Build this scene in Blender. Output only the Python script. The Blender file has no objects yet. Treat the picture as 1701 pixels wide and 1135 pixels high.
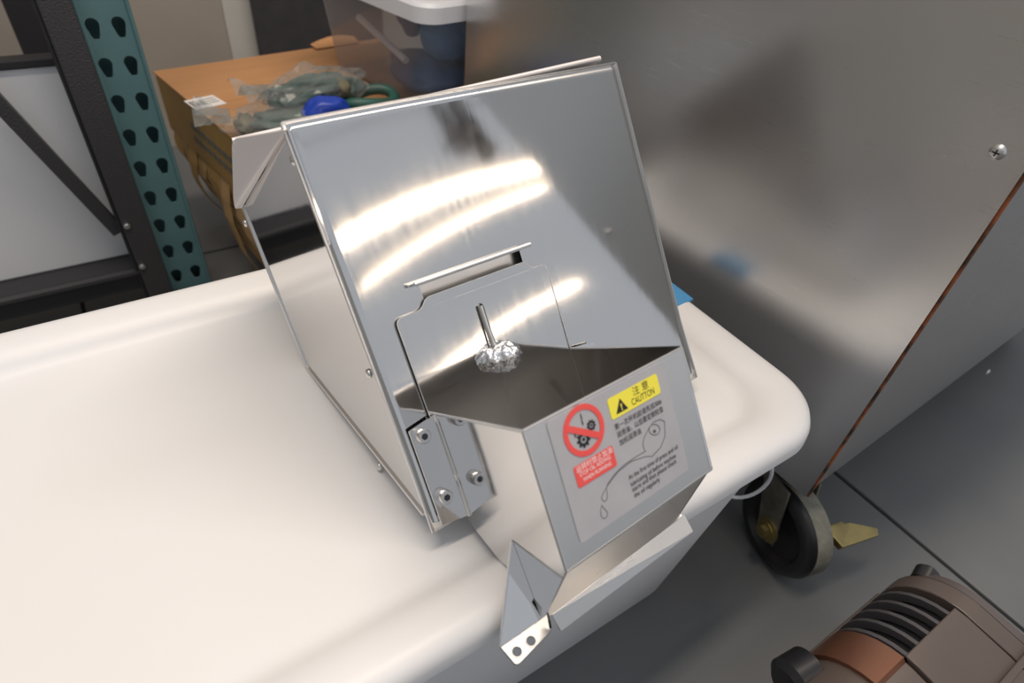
import bpy, bmesh, math, random
import numpy as np
from mathutils import Vector, Matrix, noise
from mathutils.geometry import tessellate_polygon
random.seed(4)
rad = math.radians
SC = bpy.context.scene
COL = SC.collection

# ------------------------------------------------------------------ camera
CAMZ = 0.72                      # lens height above the shop floor
F_PX = 1018.0                    # focal length in pixels of the 1701 px frame
def rot3(a, b, g):
    return np.array((Matrix.Rotation(a, 3, 'Z') @ Matrix.Rotation(b, 3, 'X') @ Matrix.Rotation(g, 3, 'Z')))
RC = rot3(rad(-36.67), rad(49.11), rad(6.08))
CP = np.array([0, 0, CAMZ])
cam = bpy.data.cameras.new('camera')
cam.lens = F_PX / 1701 * 36
cam.clip_start = 0.01
cam.dof.use_dof = True
cam.dof.focus_distance = 0.52
cam.dof.aperture_fstop = 5.6
co = bpy.data.objects.new('camera', cam)
co.matrix_world = Matrix.Translation(CP) @ Matrix(RC.tolist()).to_4x4()
COL.objects.link(co)
SC.camera = co

# ------------------------------------------------------------------ world, lamps, exposure
SC.view_settings.view_transform = 'Standard'
SC.view_settings.look = 'None'
SC.view_settings.exposure = 0.72
SC.view_settings.gamma = 1.0
SC.view_settings.use_curve_mapping = False
w = bpy.data.worlds.new('shop_ambient'); SC.world = w; w.use_nodes = True
wb = w.node_tree.nodes['Background']
wb.inputs[0].default_value = (0.78, 0.82, 0.89, 1); wb.inputs[1].default_value = 0.38

def area(name, loc, target, sx, sy, power, col):
    l = bpy.data.lights.new(name, 'AREA'); l.shape = 'RECTANGLE'; l.size = sx; l.size_y = sy
    l.energy = power; l.color = col
    o = bpy.data.objects.new(name, l); o.location = loc
    d = Vector(target) - Vector(loc)
    o.rotation_euler = d.to_track_quat('-Z', 'Y').to_euler(); COL.objects.link(o); return o
# long warm-white fixture hung over the work area: its light stops at the cabinet's top edge
area('ceiling_fixture_offscreen', (0.6, 0.36, 2.5), (0.6, 0.36, 0), 2.6, 0.16, 28, (1.0, 0.84, 0.69))

# ------------------------------------------------------------------ pixel -> place helpers
def ray(p):
    v = np.array([p[0] - 850.5, -(p[1] - 567.5), -F_PX]); v /= np.linalg.norm(v); return RC @ v
def pz(p, z):                       # where pixel p meets the level z
    r = ray(p); return CP + r * ((z - CAMZ) / r[2])
def pp(p, P, n):                    # where pixel p meets a plane
    r = ray(p); n = np.array(n, float); return CP + r * (((np.array(P) - CP) @ n) / (r @ n))
def V3(*a): return np.array(a, float)

# ------------------------------------------------------------------ materials
def new_mat(name):
    m = bpy.data.materials.new(name); m.use_nodes = True
    return m, m.node_tree.nodes, m.node_tree.links, m.node_tree.nodes['Principled BSDF']
def plain(name, col, rough=0.5, metal=0.0, nscale=0, namt=0.0, col2=None, bump=0.0, bscale=200, stretch=(1, 1, 1), spec=0.5, trans=0.0, alpha=1.0, coat=0.0):
    m, N, L, b = new_mat(name)
    b.inputs['Base Color'].default_value = (*col, 1); b.inputs['Roughness'].default_value = rough
    b.inputs['Metallic'].default_value = metal; b.inputs['Specular IOR Level'].default_value = spec
    b.inputs['Transmission Weight'].default_value = trans; b.inputs['Alpha'].default_value = alpha
    b.inputs['Coat Weight'].default_value = coat
    tc = N.new('ShaderNodeTexCoord'); mp = N.new('ShaderNodeMapping'); mp.inputs['Scale'].default_value = stretch
    L.new(tc.outputs['Object'], mp.inputs['Vector'])
    if col2 is not None:
        n = N.new('ShaderNodeTexNoise'); n.inputs['Scale'].default_value = nscale; n.inputs['Detail'].default_value = 6
        r = N.new('ShaderNodeValToRGB'); r.color_ramp.elements[0].position = 0.5 - namt; r.color_ramp.elements[1].position = 0.5 + namt
        r.color_ramp.elements[0].color = (*col, 1); r.color_ramp.elements[1].color = (*col2, 1)
        L.new(mp.outputs[0], n.inputs['Vector']); L.new(n.outputs['Fac'], r.inputs[0]); L.new(r.outputs[0], b.inputs['Base Color'])
    if bump:
        n2 = N.new('ShaderNodeTexNoise'); n2.inputs['Scale'].default_value = bscale; n2.inputs['Detail'].default_value = 4
        bp = N.new('ShaderNodeBump'); bp.inputs['Strength'].default_value = bump; bp.inputs['Distance'].default_value = 0.002
        L.new(mp.outputs[0], n2.inputs['Vector']); L.new(n2.outputs['Fac'], bp.inputs['Height']); L.new(bp.outputs[0], b.inputs['Normal'])
    return m
def steel(name, col, rough, rvar=0.06, stretch=(4, 400, 400), bump=0.02, cloud=6.0, metal=1.0, aniso=0.0):
    m, N, L, b = new_mat(name)
    b.inputs['Metallic'].default_value = metal; b.inputs['Base Color'].default_value = (*col, 1)
    b.inputs['Anisotropic'].default_value = aniso
    tc = N.new('ShaderNodeTexCoord'); mp = N.new('ShaderNodeMapping'); mp.inputs['Scale'].default_value = stretch
    L.new(tc.outputs['Object'], mp.inputs['Vector'])
    n = N.new('ShaderNodeTexNoise'); n.inputs['Scale'].default_value = 1.0; n.inputs['Detail'].default_value = 3
    L.new(mp.outputs[0], n.inputs['Vector'])
    n2 = N.new('ShaderNodeTexNoise'); n2.inputs['Scale'].default_value = cloud; n2.inputs['Detail'].default_value = 5
    L.new(tc.outputs['Object'], n2.inputs['Vector'])
    ad = N.new('ShaderNodeMath'); ad.operation = 'ADD'; L.new(n.outputs['Fac'], ad.inputs[0]); L.new(n2.outputs['Fac'], ad.inputs[1])
    mr = N.new('ShaderNodeMapRange'); mr.inputs['From Min'].default_value = 0.6; mr.inputs['From Max'].default_value = 1.4
    mr.inputs['To Min'].default_value = rough - rvar; mr.inputs['To Max'].default_value = rough + rvar
    L.new(ad.outputs[0], mr.inputs['Value']); L.new(mr.outputs[0], b.inputs['Roughness'])
    bp = N.new('ShaderNodeBump'); bp.inputs['Strength'].default_value = bump; bp.inputs['Distance'].default_value = 0.001
    L.new(n.outputs['Fac'], bp.inputs['Height']); L.new(bp.outputs[0], b.inputs['Normal'])
    return m
def film(name, tint, gloss=0.18, rough=0.08, haze=0.0, hazecol=(0.8, 0.85, 0.9)):
    m, N, L, b = new_mat(name); N.remove(b); out = N['Material Output']
    t = N.new('ShaderNodeBsdfTransparent'); t.inputs[0].default_value = (*tint, 1)
    g = N.new('ShaderNodeBsdfGlossy'); g.inputs['Roughness'].default_value = rough
    lw0 = N.new('ShaderNodeLayerWeight'); lw0.inputs[0].default_value = 0.5
    lw = N.new('ShaderNodeMath'); lw.operation = 'POWER'; lw.inputs[1].default_value = 4.0; L.new(lw0.outputs['Facing'], lw.inputs[0])
    ad = N.new('ShaderNodeMath'); ad.operation = 'ADD'; ad.inputs[1].default_value = gloss; ad.use_clamp = True
    L.new(lw.outputs[0], ad.inputs[0])
    mx = N.new('ShaderNodeMixShader'); L.new(ad.outputs[0], mx.inputs[0]); L.new(t.outputs[0], mx.inputs[1]); L.new(g.outputs[0], mx.inputs[2])
    d = N.new('ShaderNodeBsdfDiffuse'); d.inputs[0].default_value = (*hazecol, 1)
    m2 = N.new('ShaderNodeMixShader'); m2.inputs[0].default_value = haze
    L.new(mx.outputs[0], m2.inputs[1]); L.new(d.outputs[0], m2.inputs[2]); L.new(m2.outputs[0], out.inputs[0])
    return m
def lamp_mat(name, col, s):
    m, N, L, b = new_mat(name)
    b.inputs['Emission Color'].default_value = (*col, 1); b.inputs['Emission Strength'].default_value = s
    return m

STEEL_PLATE = steel('brushed_stainless', (0.68, 0.67, 0.655), 0.085, 0.025, (300, 12, 12), 0.008, 9)
STEEL_POL = steel('polished_stainless', (0.72, 0.71, 0.70), 0.07, 0.025, (8, 8, 260), 0.01, 7)
STEEL_BOX = steel('satin_stainless', (0.66, 0.65, 0.635), 0.32, 0.06, (20, 300, 300), 0.03, 12)
STEEL_EDGE = steel('bright_cut_edge', (0.72, 0.71, 0.70), 0.35, 0.04)
STEEL_MACH = steel('worn_brushed_stainless', (0.66, 0.66, 0.66), 0.30, 0.05, (20, 20, 900), 0.006, 3.2)
FOIL = plain('crumpled_foil', (0.90, 0.90, 0.91), 0.12, 1.0, bump=0.9, bscale=160)
BOLT = steel('bolt_steel', (0.72, 0.71, 0.70), 0.3, 0.05)
TRAY = plain('white_polyethylene', (0.80, 0.815, 0.84), 0.42, 0, 3.0, 0.2, (0.80, 0.79, 0.77), bump=0.02, bscale=40)
TUB = plain('tub_polyethylene', (0.80, 0.815, 0.84), 0.5, 0)
BLUE_TAPE = plain('blue_tape', (0.08, 0.32, 0.62), 0.5)
LABEL = plain('grey_label', (0.40, 0.40, 0.43), 0.45, 0, 60, 0.3, (0.45, 0.45, 0.475))
YEL = plain('label_yellow', (0.93, 0.83, 0.07), 0.45)
RED = plain('label_red', (0.85, 0.09, 0.08), 0.45)
INK = plain('black_ink', (0.012, 0.012, 0.014), 0.5)
GREYINK = plain('grey_ink', (0.12, 0.12, 0.14), 0.5)
WHITE = plain('white_ink', (0.9, 0.85, 0.85), 0.5)
TEAL = plain('teal_rack_paint', (0.085, 0.185, 0.205), 0.38, 0, 14, 0.25, (0.11, 0.22, 0.24), bump=0.05, bscale=120)
CHAR = plain('hammered_charcoal', (0.055, 0.055, 0.06), 0.38, 0.25, bump=0.55, bscale=380)
CHARS = plain('dark_steel', (0.035, 0.035, 0.04), 0.45, 0.3, bump=0.1, bscale=120)
BOARD = plain('white_board', (0.78, 0.81, 0.85), 0.4, 0, 3, 0.3, (0.72, 0.75, 0.79))
CARD = plain('cardboard', (0.50, 0.26, 0.115), 0.75, 0, 8, 0.3, (0.42, 0.215, 0.09), bump=0.1, bscale=60, stretch=(1, 6, 1))
CARDY = plain('taped_cardboard', (0.50, 0.30, 0.09), 0.45, 0, 10, 0.3, (0.40, 0.23, 0.07))
PRINTM = plain('faded_blue_print', (0.17, 0.17, 0.15), 0.6)
PAPER = plain('torn_kraft_paper', (0.55, 0.36, 0.17), 0.8, 0, 20, 0.25, (0.36, 0.21, 0.09), bump=0.3, bscale=90)
SHIP = plain('shipping_label', (0.80, 0.78, 0.76), 0.5)
BAG = film('clear_bag_film', (0.90, 0.92, 0.92), 0.02, 0.16, 0.12, (0.7, 0.72, 0.72))
TOTE = film('clear_tote_plastic', (0.86, 0.88, 0.92), 0.03, 0.16, 0.22, (0.62, 0.65, 0.72))
LID = plain('white_tote_lid', (0.84, 0.86, 0.90), 0.4)
DKGREEN = plain('dark_green_cloth', (0.035, 0.085, 0.07), 0.7, 0, 40, 0.2, (0.09, 0.13, 0.11), bump=0.5, bscale=80)
TEALGRN = plain('teal_green_rubber', (0.02, 0.14, 0.11), 0.45, 0, 30, 0.2, (0.05, 0.10, 0.08))
OLIVE = plain('olive_cloth', (0.22, 0.19, 0.11), 0.75, 0, 30, 0.2, (0.10, 0.10, 0.07), bump=0.5, bscale=80)
BLUE = plain('bright_blue_plastic', (0.01, 0.05, 0.42), 0.35)
NAVY = plain('navy_plastic', (0.035, 0.09, 0.22), 0.5, 0, 12, 0.2, (0.06, 0.15, 0.32))
NAVYL = plain('slate_blue_plastic', (0.10, 0.24, 0.44), 0.5)
WALL = plain('old_beige_wall', (0.42, 0.38, 0.33), 0.85, 0, 3, 0.2, (0.34, 0.31, 0.27))
WALLP = plain('pale_patch_paint', (0.60, 0.60, 0.57), 0.85, 0, 6, 0.2, (0.52, 0.51, 0.47))
DKBOARD = plain('dark_slate_board', (0.035, 0.035, 0.042), 0.6, 0, 30, 0.3, (0.06, 0.055, 0.06))
FLOOR = plain('sealed_slate_floor', (0.112, 0.122, 0.131), 0.5, 0, 7, 0.3, (0.145, 0.150, 0.153), bump=0.06, bscale=90)
GROUT = plain('dark_joint', (0.05, 0.05, 0.05), 0.9)
TYRE = plain('black_wheel_rubber', (0.018, 0.019, 0.022), 0.35)
TREAD = plain('worn_grey_tread', (0.26, 0.26, 0.22), 0.85, 0, 60, 0.2, (0.15, 0.15, 0.12), bump=0.4, bscale=200)
ZINC = plain('yellow_zinc', (0.40, 0.33, 0.13), 0.38, 0.8, 40, 0.3, (0.22, 0.18, 0.09))
DULLZ = plain('dull_zinc', (0.34, 0.33, 0.27), 0.5, 0.7, 40, 0.3, (0.14, 0.13, 0.11))
RUST = plain('rusty_edge', (0.05, 0.03, 0.02), 0.8, 0, 60, 0.12, (0.35, 0.10, 0.03))
CABLE = plain('pale_cable', (0.55, 0.57, 0.60), 0.5)
BROWN = plain('dark_brown_casing', (0.085, 0.068, 0.062), 0.36, 0.0, 10, 0.3, (0.11, 0.085, 0.073))
WARM_GLINT = plain('warm_reflection_orange', (0.26, 0.13, 0.085), 0.35, 0.7, 30, 0.3, (0.28, 0.12, 0.07))  # orange base colour stands for the warm lamp's reflection on the casing
RIBM = plain('dark_grey_rib_plastic', (0.07, 0.066, 0.07), 0.35)
BLKP = plain('black_plastic', (0.012, 0.012, 0.014), 0.35)
TUBEMAT = lamp_mat('warm_tube', (1.0, 0.80, 0.62), 7)
FLANGE_LIT = plain('flange_painted_bright', (0.80, 0.76, 0.76), 0.35, 0.15)  # bright reflection on the steel flanges, put into a pale base colour
HOUSING = plain('lamp_housing', (0.7, 0.7, 0.68), 0.5)

# ------------------------------------------------------------------ mesh helpers
ROOTM = {}
def link(o): COL.objects.link(o); return o
def add(name, VF, mat, parent=None, smooth=False, bevel=0, mats=None):
    """world-space verts -> one mesh object; children are stored in their root's own frame"""
    V, Fc = VF
    Mi = ROOTM[parent.name] if parent else None
    vs = [Vector(v) for v in V]
    if Mi is not None: vs = [Mi @ v for v in vs]
    me = bpy.data.meshes.new(name); me.from_pydata([tuple(v) for v in vs], [], [tuple(f) for f in Fc])
    bm = bmesh.new(); bm.from_mesh(me); bmesh.ops.remove_doubles(bm, verts=bm.verts, dist=1e-6)
    bmesh.ops.recalc_face_normals(bm, faces=bm.faces)
    bm.to_mesh(me); bm.free()
    me.materials.append(mat)
    if smooth:
        me.shade_smooth()
        if smooth != 2: me.set_sharp_from_angle(angle=rad(38))
    o = bpy.data.objects.new(name, me); link(o)
    if parent: o.parent = parent; ROOTM[o.name] = Mi
    if bevel:
        b = o.modifiers.new('edge', 'BEVEL'); b.width = bevel; b.segments = 2; b.limit_method = 'ANGLE'; b.angle_limit = rad(40)
    return o
def tag(o, label, cat, group=None, kind=None):
    if label: o['label'] = label
    if cat: o['category'] = cat
    if group: o['group'] = group
    if kind: o['kind'] = kind
    return o
def root(name, loc, rz, label, cat, group=None):
    o = bpy.data.objects.new(name, None); o.empty_display_size = 0.05
    Mw = Matrix.Translation(Vector(loc)) @ Matrix.Rotation(rz, 4, 'Z'); o.matrix_world = Mw; link(o)
    ROOTM[o.name] = Mw.inverted(); return tag(o, label, cat, group)
def struct(name, VF, mat, **k):
    o = add(name, VF, mat, **k); o['kind'] = 'structure'; ROOTM[o.name] = Matrix(); return o
def join(*vfs):
    V, Fc = [], []
    for v, f in vfs:
        n = len(V); V += list(v); Fc += [[i + n for i in g] for g in f]
    return V, Fc
def basis(d):
    d = np.array(d, float); d /= np.linalg.norm(d)
    a = np.array([0, 0, 1.]) if abs(d[2]) < .9 else np.array([1., 0, 0])
    x = np.cross(a, d); x /= np.linalg.norm(x); return x, np.cross(d, x), d
def box(c, s, ax=None):
    c = np.array(c, float); ax = np.eye(3) if ax is None else np.array(ax)
    V = [c + ax[0] * s[0] / 2 * i + ax[1] * s[1] / 2 * j + ax[2] * s[2] / 2 * k for i in (-1, 1) for j in (-1, 1) for k in (-1, 1)]
    return V, [(0, 1, 3, 2), (4, 6, 7, 5), (0, 4, 5, 1), (2, 3, 7, 6), (0, 2, 6, 4), (1, 5, 7, 3)]
def bar(p, q, wx, wy, side):            # rectangular bar from p to q, first width along 'side'
    p, q, s = map(lambda a: np.array(a, float), (p, q, side)); d = q - p; L = np.linalg.norm(d); d /= L
    s = s - d * (s @ d); s /= np.linalg.norm(s); return box((p + q) / 2, (L, wx, wy), (d, s, np.cross(d, s)))
def cyl(p, q, r0, r1=None, n=24):
    p, q = np.array(p, float), np.array(q, float); r1 = r0 if r1 is None else r1
    x, y, _ = basis(q - p); V, Fc = [], []
    for c, r in ((p, r0), (q, r1)):
        V += [c + r * (x * math.cos(2 * math.pi * i / n) + y * math.sin(2 * math.pi * i / n)) for i in range(n)]
    Fc = [(i, (i + 1) % n, n + (i + 1) % n, n + i) for i in range(n)] + [tuple(range(n))[::-1], tuple(range(n, 2 * n))]
    return V, Fc
def revolve(p, d, prof, n=32):          # prof: (distance along d, radius)
    x, y, z = basis(d); p = np.array(p, float); V, Fc = [], []
    for h, r in prof: V += [p + z * h + r * (x * math.cos(2 * math.pi * i / n) + y * math.sin(2 * math.pi * i / n)) for i in range(n)]
    for k in range(len(prof) - 1): Fc += [(k * n + i, k * n + (i + 1) % n, (k + 1) * n + (i + 1) % n, (k + 1) * n + i) for i in range(n)]
    Fc += [tuple(range(n))[::-1], tuple(range((len(prof) - 1) * n, len(prof) * n))]; return V, Fc
def tube(path, r, n=8, closed=False):
    P = [np.array(p, float) for p in path]; V, Fc = [], []; m = len(P); up = None
    for i, p in enumerate(P):
        a = P[(i - 1) % m] if (closed or i > 0) else p; b = P[(i + 1) % m] if (closed or i < m - 1) else p
        t = (b - a) / np.linalg.norm(b - a)
        if up is None: up = basis(t)[0]
        up = up - t * (up @ t); up /= np.linalg.norm(up); s = np.cross(t, up)
        V += [p + r * (up * math.cos(2 * math.pi * k / n) + s * math.sin(2 * math.pi * k / n)) for k in range(n)]
    for i in range(m if closed else m - 1):
        j = (i + 1) % m; Fc += [(i * n + k, i * n + (k + 1) % n, j * n + (k + 1) % n, j * n + k) for k in range(n)]
    if not closed: Fc += [tuple(range(n))[::-1], tuple(range((m - 1) * n, m * n))]
    return V, Fc
def sheet(outer, t, holes=(), nrm=None):
    """planar polygon (3-D points, optional holes) given a thickness t to both sides"""
    loops = [[np.array(p, float) for p in outer]] + [[np.array(p, float) for p in h] for h in holes]
    if nrm is None:
        nrm = np.zeros(3); L0 = loops[0]
        for i in range(len(L0)): nrm += np.cross(L0[i], L0[(i + 1) % len(L0)])
    nrm = np.array(nrm, float); nrm /= np.linalg.norm(nrm)
    tris = tessellate_polygon([[Vector(p) for p in l] for l in loops])
    fl = [p for l in loops for p in l]; n = len(fl)
    V = [p - nrm * t / 2 for p in fl] + [p + nrm * t / 2 for p in fl]
    Fc = [tuple(a)[::-1] for a in tris] + [tuple(i + n for i in a) for a in tris]; k = 0
    for l in loops:
        m = len(l); Fc += [(k + i, k + (i + 1) % m, n + k + (i + 1) % m, n + k + i) for i in range(m)]; k += m
    return V, Fc
def prism(poly, d):                      # polygon swept by vector d
    d = np.array(d, float); P = [np.array(p, float) for p in poly]; n = len(P)
    tris = tessellate_polygon([[Vector(p) for p in P]])
    V = P + [p + d for p in P]
    return V, [tuple(a)[::-1] for a in tris] + [tuple(i + n for i in a) for a in tris] + [(i, (i + 1) % n, n + (i + 1) % n, n + i) for i in range(n)]
def rrect(x0, x1, y0, y1, r, n=10):
    out = []
    for cx, cy, a in ((x1 - r, y1 - r, 0), (x0 + r, y1 - r, 90), (x0 + r, y0 + r, 180), (x1 - r, y0 + r, 270)):
        out += [(cx + r * math.cos(rad(a + 90 * i / n)), cy + r * math.sin(rad(a + 90 * i / n))) for i in range(n + 1)]
    return out
def loft(loops, cap0=True, cap1=True):
    n = len(loops[0]); V = [p for l in loops for p in l]; Fc = []
    for k in range(len(loops) - 1): Fc += [(k * n + i, k * n + (i + 1) % n, (k + 1) * n + (i + 1) % n, (k + 1) * n + i) for i in range(n)]
    if cap0: Fc.append(tuple(range(n))[::-1])
    if cap1: Fc.append(tuple(range((len(loops) - 1) * n, len(loops) * n)))
    return V, Fc
def blob(c, rx, ry, rz, amp, freq, seed, ax=None, n=3, flat=None):
    """lumpy closed body; 'flat' clamps the underside at that height"""
    bm = bmesh.new(); bmesh.ops.create_icosphere(bm, subdivisions=n, radius=1)
    c = np.array(c, float); ax = np.eye(3) if ax is None else np.array(ax); V = []
    for v in bm.verts:
        p = np.array(v.co); k = 1 + amp * noise.noise(Vector(p * freq) + Vector((seed * 7.1, seed * 3.3, seed)))
        q = c + ax[0] * p[0] * rx * k + ax[1] * p[1] * ry * k + ax[2] * p[2] * rz * k
        if flat is not None and q[2] < flat: q[2] = flat
        V.append(q)
    Fc = [[v.index for v in f.verts] for f in bm.faces]; bm.free(); return V, Fc

# ================================================================== THE SETTING
floor = struct('floor', box((0.9, -0.9, -0.03), (6.8, 8.4, 0.04)), GROUT)
# big floor slabs with recessed joints; one joint runs out from under the cabinet toward the camera
jx, jy = 0.772, -0.62
for i in range(-3, 3):
    for j in range(-4, 3):
        x0, y0 = jx + i * 0.9, jy + j * 0.9
        sl = add('slab', box((x0 + 0.45, y0 + 0.45, -0.012), (0.894, 0.894, 0.024)), FLOOR, floor, bevel=0.002)
wall = struct('wall_back', box((0.9, 1.76, 1.2), (6.4, 0.1, 2.44)), WALL)
add('pale_patch', box((0.355, 1.709, 0.75), (0.07, 0.003, 1.5)), WALLP, wall)
struct('wall_left', box((-2.3, -1.5, 1.2), (0.1, 6.4, 2.44)), WALLP)

# ================================================================== WHITE TUB WITH TRAY LID
zr = CAMZ - 0.39
tub = root('storage_tub', (0.15, 0.36, 0), 0, 'long white plastic storage tub on the floor, its tray lid carrying the steel hopper', 'storage tub')
def ring(ins, z, r, x0=-0.27, x1=0.487, y0=0.136, y1=0.592):
    return [(x, y, z) for x, y in rrect(x0 + ins, x1 - ins, y0 + ins, y1 - ins, r, 14)]
body = loft([ring(0.052, 0.0, 0.05), ring(0.046, 0.012, 0.055), ring(0.018, zr - 0.045, 0.06), ring(0.014, zr - 0.03, 0.06), ring(0.02, zr - 0.03, 0.055), ring(0.055, 0.02, 0.045)])
add('tub_body', body, TUB, tub, smooth=True)
lid = loft([ring(0.012, zr - 0.022, 0.055), ring(0.003, zr - 0.026, 0.062), ring(0.0, zr - 0.022, 0.065), ring(0.0005, zr - 0.012, 0.065), ring(0.003, zr - 0.005, 0.064), ring(0.008, zr - 0.001, 0.062), ring(0.015, zr, 0.058),
            ring(0.026, zr - 0.0012, 0.052), ring(0.036, zr - 0.004, 0.046), ring(0.044, zr - 0.011, 0.042), ring(0.049, zr - 0.0165, 0.038), ring(0.056, zr - 0.0185, 0.034), ring(0.06, zr - 0.0186, 0.032), ring(0.15, zr - 0.0188, 0.02)])
add('tray_lid', lid, TRAY, tub, smooth=True)
tp = pz((1141, 503), zr)
add('tape_strip', box((0.4735, tp[1] + 0.026, zr - 0.0010), (0.024, 0.05, 0.004)), BLUE_TAPE, tub, bevel=0.001)

# ================================================================== STEEL HOPPER WITH FEED BOX
HY = rad(4.62)
hx = V3(math.cos(HY), math.sin(HY), 0); hv = V3(-hx[1], hx[0], 0); hz = V3(0, 0, 1)
B = pz((718, 877), CAMZ - 0.385)
A = pp((480, 215), B, hx); up = A - B; VA = np.linalg.norm(up); up /= VA; nP = np.cross(hx, up)
def hp(x, y, z): return B + hx * x + hv * y + hz * z
hop = root('steel_hopper', hp(0.14, 0.1, -0.026), HY, 'polished stainless steel hopper with a stickered feed box, resting tilted on the white tray', 'hopper')
UF = 0.2885
def warp(u, v):
    k = max(0.0, (0.15 - u) / 0.13)
    return -0.030 * k * k * (v - 0.15) + 0.0010 * math.sin(math.pi * u / UF) * math.sin(math.pi * v / 0.28) - 0.0030
def plate(u, v, off=0.0): return B + hx * u + up * v + nP * (off + warp(u, v) * min(1, max(0, v / 0.05)) * 1.0)
# front plate: gently oil-canned sheet, with the dark feed slot cut behind the gate
SL = (0.0505, 0.1385, 0.1515, 0.1625)       # slot u0,u1,v0,v1
us = sorted(set([UF * i / 40 for i in range(41)] + [SL[0], SL[1]])); vs = sorted(set([-0.004 + 0.2895 * i / 40 for i in range(41)] + [SL[2], SL[3]]))
V, Fc = [], []; nu, nv = len(us), len(vs)
for off in (0.0, -0.0016):
    for v in vs:
        for u in us: V.append(plate(u + 0.0 , v * (1 + 0.0 * u), off))
for j in range(nv - 1):
    for i in range(nu - 1):
        um, vm = (us[i] + us[i + 1]) / 2, (vs[j] + vs[j + 1]) / 2
        if SL[0] < um < SL[1] and SL[2] < vm < SL[3]: continue
        a = j * nu + i; b = nu * nv
        Fc += [(a, a + 1, a + 1 + nu, a + nu), (b + a, b + a + nu, b + a + 1 + nu, b + a + 1)]
for i in range(nu - 1):
    for a in (i, (nv - 1) * nu + i): Fc.append((a, a + 1, a + 1 + nu * nv, a + nu * nv))
for j in range(nv - 1):
    for a in (j * nu, j * nu + nu - 1): Fc.append((a, a + nu, a + nu + nu * nv, a + nu * nv))
add('front_plate', (V, Fc), STEEL_PLATE, hop, smooth=2)
# bright cut edges of the plate
add('plate_edge', tube([plate(-0.0004, -0.004 + 0.2895 * i / 30, -0.0008) for i in range(31)], 0.0011, 6), STEEL_EDGE, hop)
add('plate_edge', tube([plate(UF * i / 30, 0.2855, -0.0008) for i in range(31)], 0.0010, 6), STEEL_EDGE, hop)
add('plate_edge', tube([plate(UF + 0.0004, -0.004 + 0.2895 * i / 30, -0.0008) for i in range(31)], 0.0010, 6), STEEL_EDGE, hop)
# side, back and bottom sheets
def prof(p): q = pp(p, B, hx) - B; return (q @ hv, q[2])
Ay, Az = prof((480, 215)); Cy, Cz = prof((510, 615)); Dy, Dz = prof((403, 345))
Cz = zr - 0.0185 - B[2]
def sidepoly(x): return [hp(x, Ay + 0.006, Az - 0.001), hp(x, 0.007, 0.002), hp(x, Cy, Cz + 0.001), hp(x, Dy, Dz)]
add('side_panel', sheet(sidepoly(0.0015), 0.0015), STEEL_POL, hop)
add('side_panel', sheet(sidepoly(UF - 0.0015), 0.0015), STEEL_POL, hop)
add('bottom_panel', sheet([hp(0.001, 0.004, 0.001), hp(UF - 0.001, 0.004, 0.001), hp(UF - 0.001, Cy, Cz + 0.0012), hp(0.001, Cy, Cz + 0.0012)], 0.0015), STEEL_BOX, hop)
add('back_panel', sheet([hp(0.001, Cy, Cz + 0.001), hp(UF - 0.001, Cy, Cz + 0.001), hp(UF - 0.001, Dy, Dz), hp(0.001, Dy, Dz)], 0.0015), STEEL_BOX, hop)
# folded seams along the side panel's lower and rear edges
add('edge_fold', tube([hp(0.0003, 0.012, 0.001), hp(0.0003, Cy, Cz + 0.0018)], 0.0016, 6), STEEL_EDGE, hop)
add('edge_fold', tube([hp(0.0003, Cy, Cz + 0.0018), hp(0.0003, Dy, Dz)], 0.0014, 6), STEEL_EDGE, hop)
# flanged rim at the mouth: outward side flap and the rear lip that shows over the plate
TL = pp((386, 231), hp(-0.012, 0, 0), hx); BL = pp((389, 346), hp(-0.008, 0, 0), hx)
TR = hp(UF - 0.004, 0.192, 0); rr = ray((997, 94)); TR = CP + rr * (((hp(0, 0.190, 0) - CP) @ hv) / (rr @ hv))
def rnd(a, b, c, r=0.25, n=5):             # round corner b of a-b-c
    a, b, c = map(lambda q: np.array(q, float), (a, b, c)); p, q = b + (a - b) * r, b + (c - b) * r
    return [(1 - t) ** 2 * p + 2 * t * (1 - t) * b + t * t * q for t in [i / n for i in range(n + 1)]]
Aw = hp(-0.0005, Ay + 0.003, Az - 0.001); Dw = hp(-0.0005, Dy, Dz)
add('side_flange', sheet([Aw] + rnd(Aw, TL, BL, 0.10) + rnd(TL, BL, Dw, 0.3) + [Dw], 0.0016), FLANGE_LIT, hop)
lipd = hz * -0.012 + hv * 0.006
add('rear_flange', sheet([TL, TR, TR + lipd, TL + lipd], 0.0016), FLANGE_LIT, hop)
add('rear_flange_roll', tube([TL + (TR - TL) * i / 12 - hz * 0.0018 for i in range(13)], 0.0026, 10), FLANGE_LIT, hop, smooth=True)
add('rear_panel', sheet([TL + lipd, TR + lipd, hp(UF - 0.002, Dy, Dz), hp(0.0, Dy, Dz)], 0.0014, nrm=np.cross(TR - TL, hp(0, Dy, Dz) - TL)), STEEL_BOX, hop)
for p in ((488, 266), (613, 621), (630, 775), (503, 609), (408, 371)):
    q = pp(p, hp(0.0005, 0, 0), hx)
    add('rivet', revolve(q, -hx, [(0, 0.0036), (0.0010, 0.0034), (0.0020, 0.0024), (0.0024, 0.0008)], 14), BOLT, hop, smooth=True)
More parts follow.
